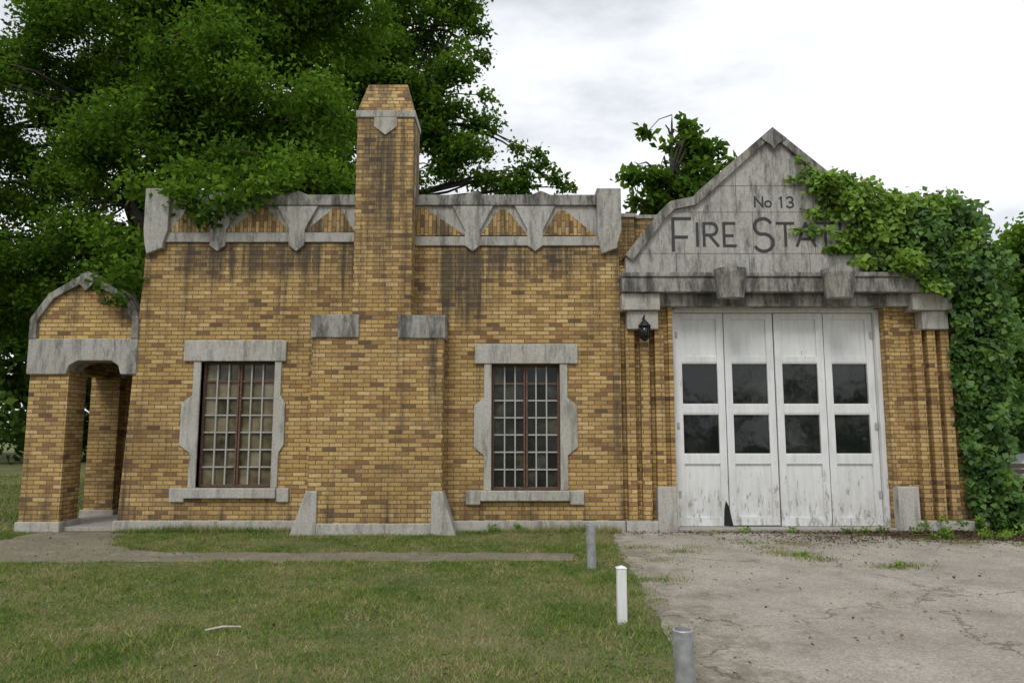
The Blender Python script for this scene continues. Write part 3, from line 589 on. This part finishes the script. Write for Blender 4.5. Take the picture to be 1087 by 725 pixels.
leaves_mesh("weeds",P,rng.uniform(.03,.07,len(P)),IVYL,None,K,.6)
leaves_mesh("clover_patches",WP,rng.uniform(.012,.032,len(WP)),leaf_mat("clover",(.05,.10,.02),(.10,.18,.04),(.16,.25,.06),.3,False),None,None,1.5)
LIT=leaf_mat("dead_leaves",(.04,.028,.018),(.10,.07,.04),(.22,.16,.09),.1,False)
X=np.concatenate([rng.uniform(1.4,9.5,600),rng.normal(7.8,1.4,9000),rng.uniform(-7,1.3,700),rng.normal(4.6,.7,700),rng.uniform(1.8,6.5,500)]); n=len(X)
Y=np.concatenate([rng.uniform(-7,-.15,600),-np.abs(rng.normal(.1,.5,9000))-.1,rng.uniform(-7,-.1,700),rng.normal(-.75,.4,700),-np.abs(rng.normal(0,.12,500))-.1])
Y=np.minimum(Y,-.09)
P=np.stack([X,Y,rng.uniform(.012,.04,n)],1); leaves_mesh("leaf_litter",P,rng.uniform(.02,.055,n),LIT,None,None,2.0)
V=[];F=[]
for k in range(900):
    x=random.uniform(1.4,9); y=random.uniform(-7.2,-.3); r=random.uniform(.004,.014)
    n=len(V); V+=[(x+r,y,0.004),(x,y+r,0.004),(x-r,y,.004),(x,y-r,.004),(x+r*.2,y,r*.9)]; F+=[(n,n+1,n+4),(n+1,n+2,n+4),(n+2,n+3,n+4),(n+3,n,n+4)]
mesh_obj("gravel",V,F,flat_mat("gravel_stone",(.28,.25,.21),.9,0,.6,8))
V=[];F=[]
for k in range(45):
    x=random.gauss(7.6,1.2); y=-abs(random.gauss(.2,.4))-.15; a=random.uniform(0,3.14); l=random.uniform(.1,.4)
    tube(V,F,[(x,y,.02),(x+l*.5*math.cos(a),y+l*.5*math.sin(a)*.6,.05),(x+l*math.cos(a),y+l*math.sin(a)*.6,.02)],[.006,.005,.003],4)
mesh_obj("fallen_twigs",V,F,BARK)
# ------------------------------------------------------------------ posts
def pipe(name,x,y,h,r,lean,mat):
    V=[];F=[]; seg=24
    prof=[(r,-.15),(r,h-.006),(r-.004,h),(r-.012,h),(r-.012,h-.12)]
    for rr,z in prof:
        for k in range(seg):
            a=2*math.pi*k/seg; V.append((x+rr*math.cos(a)+lean*z,y+rr*math.sin(a),z))
    for j in range(len(prof)-1):
        for k in range(seg): F.append((j*seg+k,j*seg+(k+1)%seg,(j+1)*seg+(k+1)%seg,(j+1)*seg+k))
    F.append(tuple((len(prof)-1)*seg+k for k in range(seg)))
    return mesh_obj(name,V,F,mat)
pipe("bollard",.93,-3.0,.50,.055,-.03,GALV)
pipe("bollard",1.03,-7.2,.42,.062,-.03,GALV)
mp=empty("marker_post"); v,f=boxvf(.875,.955,-5.48,-5.40,-.1,.45); bevel(mesh_obj("post_body",v,f,WHITE2,mp),.01)
v=[(.870,-5.485,.45),(.960,-5.485,.45),(.960,-5.395,.45),(.870,-5.395,.45),(.915,-5.44,.472)]
mesh_obj("post_cap",v,[(0,3,2,1),(0,1,4),(1,2,4),(2,3,4),(3,0,4)],WHITE2,mp)
V=[];F=[]; tube(V,F,[(-2.42,-5.75,.03),(-2.30,-5.70,.045),(-2.17,-5.66,.035)],[.007,.009,.006],6); mesh_obj("fallen_stick",V,F,flat_mat("bleached_wood",(.5,.46,.4)))
# ------------------------------------------------------------------ bench
BN=empty("park_bench"); bx,by=10.3,3.6
WOODM=flat_mat("bench_slats",(.07,.05,.04),.7)
boxes("seat",[(bx,bx+1.6,by+.11*k,by+.11*k+.085,.43,.46) for k in range(4)],WOODM,BN,.006)
boxes("backrest",[(bx,bx+1.6,by+.46+.03*k,by+.49+.03*k,.54+.12*k,.63+.12*k) for k in range(3)],WOODM,BN,.006)
boxes("legs",[(bx+a,bx+a+.05,by+b,by+b+.05,0,h) for a in (.1,1.45) for b,h in ((.02,.43),(.42,.86))]+[(bx+a,bx+a+.05,by,by+.42,.62,.66) for a in (.1,1.45)]+[(bx+a,bx+a+.05,by,by+.04,.43,.62) for a in (.1,1.45)],IRON,BN,.006)
CR=empty("parked_car"); cx,cy=12.4,6.2
CP=flat_mat("silver_car_paint",(.35,.36,.38),.3,.3,.05); CG=flat_mat("car_glass",(.02,.022,.025),.08); TY=flat_mat("tyre",(.02,.02,.02),.9)
body=[(0,.35),(0,.75),(.15,.88),(1.1,.98),(1.7,1.42),(3.1,1.45),(3.8,1.02),(4.4,.95),(4.5,.6),(4.45,.35),(3.95,.33),(3.85,.58),(3.6,.7),(3.35,.58),(3.25,.33),(1.25,.33),(1.15,.58),(.9,.7),(.65,.58),(.55,.33)]
prism("body",[(cx+x,z) for x,z in body],cy,cy+1.5,CP,CR,.06)
prisms("windows",[([(cx+1.3,1.0),(cx+1.78,1.36),(cx+2.35,1.38),(cx+2.35,1.0)],cy-.006,cy+.02),([(cx+2.42,1.0),(cx+2.42,1.38),(cx+3.05,1.38),(cx+3.6,1.02)],cy-.006,cy+.02)],CG,CR)
V=[];F=[]
for wx in (.9,3.6):
    for wy in (cy+.02,cy+1.28): tube(V,F,[(cx+wx,wy-.03,.32),(cx+wx,wy,.32),(cx+wx,wy+.2,.32),(cx+wx,wy+.23,.32)],[.27,.32,.32,.27],20)
mesh_obj("tyres",V,F,TY,CR)
V=[];F=[]
for wx in (.9,3.6): tube(V,F,[(cx+wx,cy-.03,.32),(cx+wx,cy-.015,.32)],[.18,.2],14)
mesh_obj("hubcaps",V,F,GALV,CR)

# ------------------------------------------------------------------ world, sun, camera
w=bpy.data.worlds.new("World"); scene.world=w; w.use_nodes=True; nt=w.node_tree; bg=nt.nodes["Background"]
sky=nt.nodes.new("ShaderNodeTexSky"); sky.sky_type='NISHITA'; sky.sun_disc=False; sky.sun_elevation=R(52); sky.sun_rotation=R(200)
tc=nt.nodes.new("ShaderNodeTexCoord")
n1=noise(nt,tc.outputs["Generated"],2.6,10,.56,(1,1,2.8),(.3,.2,.35))
cl=ramp(nt,n1,[(.34,(6.0,6.3,6.9)),(.44,(7.9,8.2,8.7)),(.52,(9.7,9.9,10.2)),(.66,(11.3,11.3,11.4))])
c=mix(nt,.94,sky.outputs[0],cl); L(nt,c,bg.inputs[0]); bg.inputs[1].default_value=.105
sl=bpy.data.lights.new("sun","SUN"); sl.energy=1.5; sl.angle=R(20); sl.color=(1,.98,.95); so=bpy.data.objects.new("sun",sl); scene.collection.objects.link(so); so.rotation_euler=(R(42),0,R(-20))
cam=bpy.data.cameras.new("camera"); co=bpy.data.objects.new("camera",cam); scene.collection.objects.link(co)
co.location=(0,-11.7,1.6); co.rotation_euler=(R(90+6.9),0,0); cam.sensor_width=36; cam.lens=25.5; cam.clip_end=2000; cam.clip_start=.05
scene.camera=co
scene.view_settings.view_transform='Standard'; scene.view_settings.look='None'; scene.view_settings.exposure=0
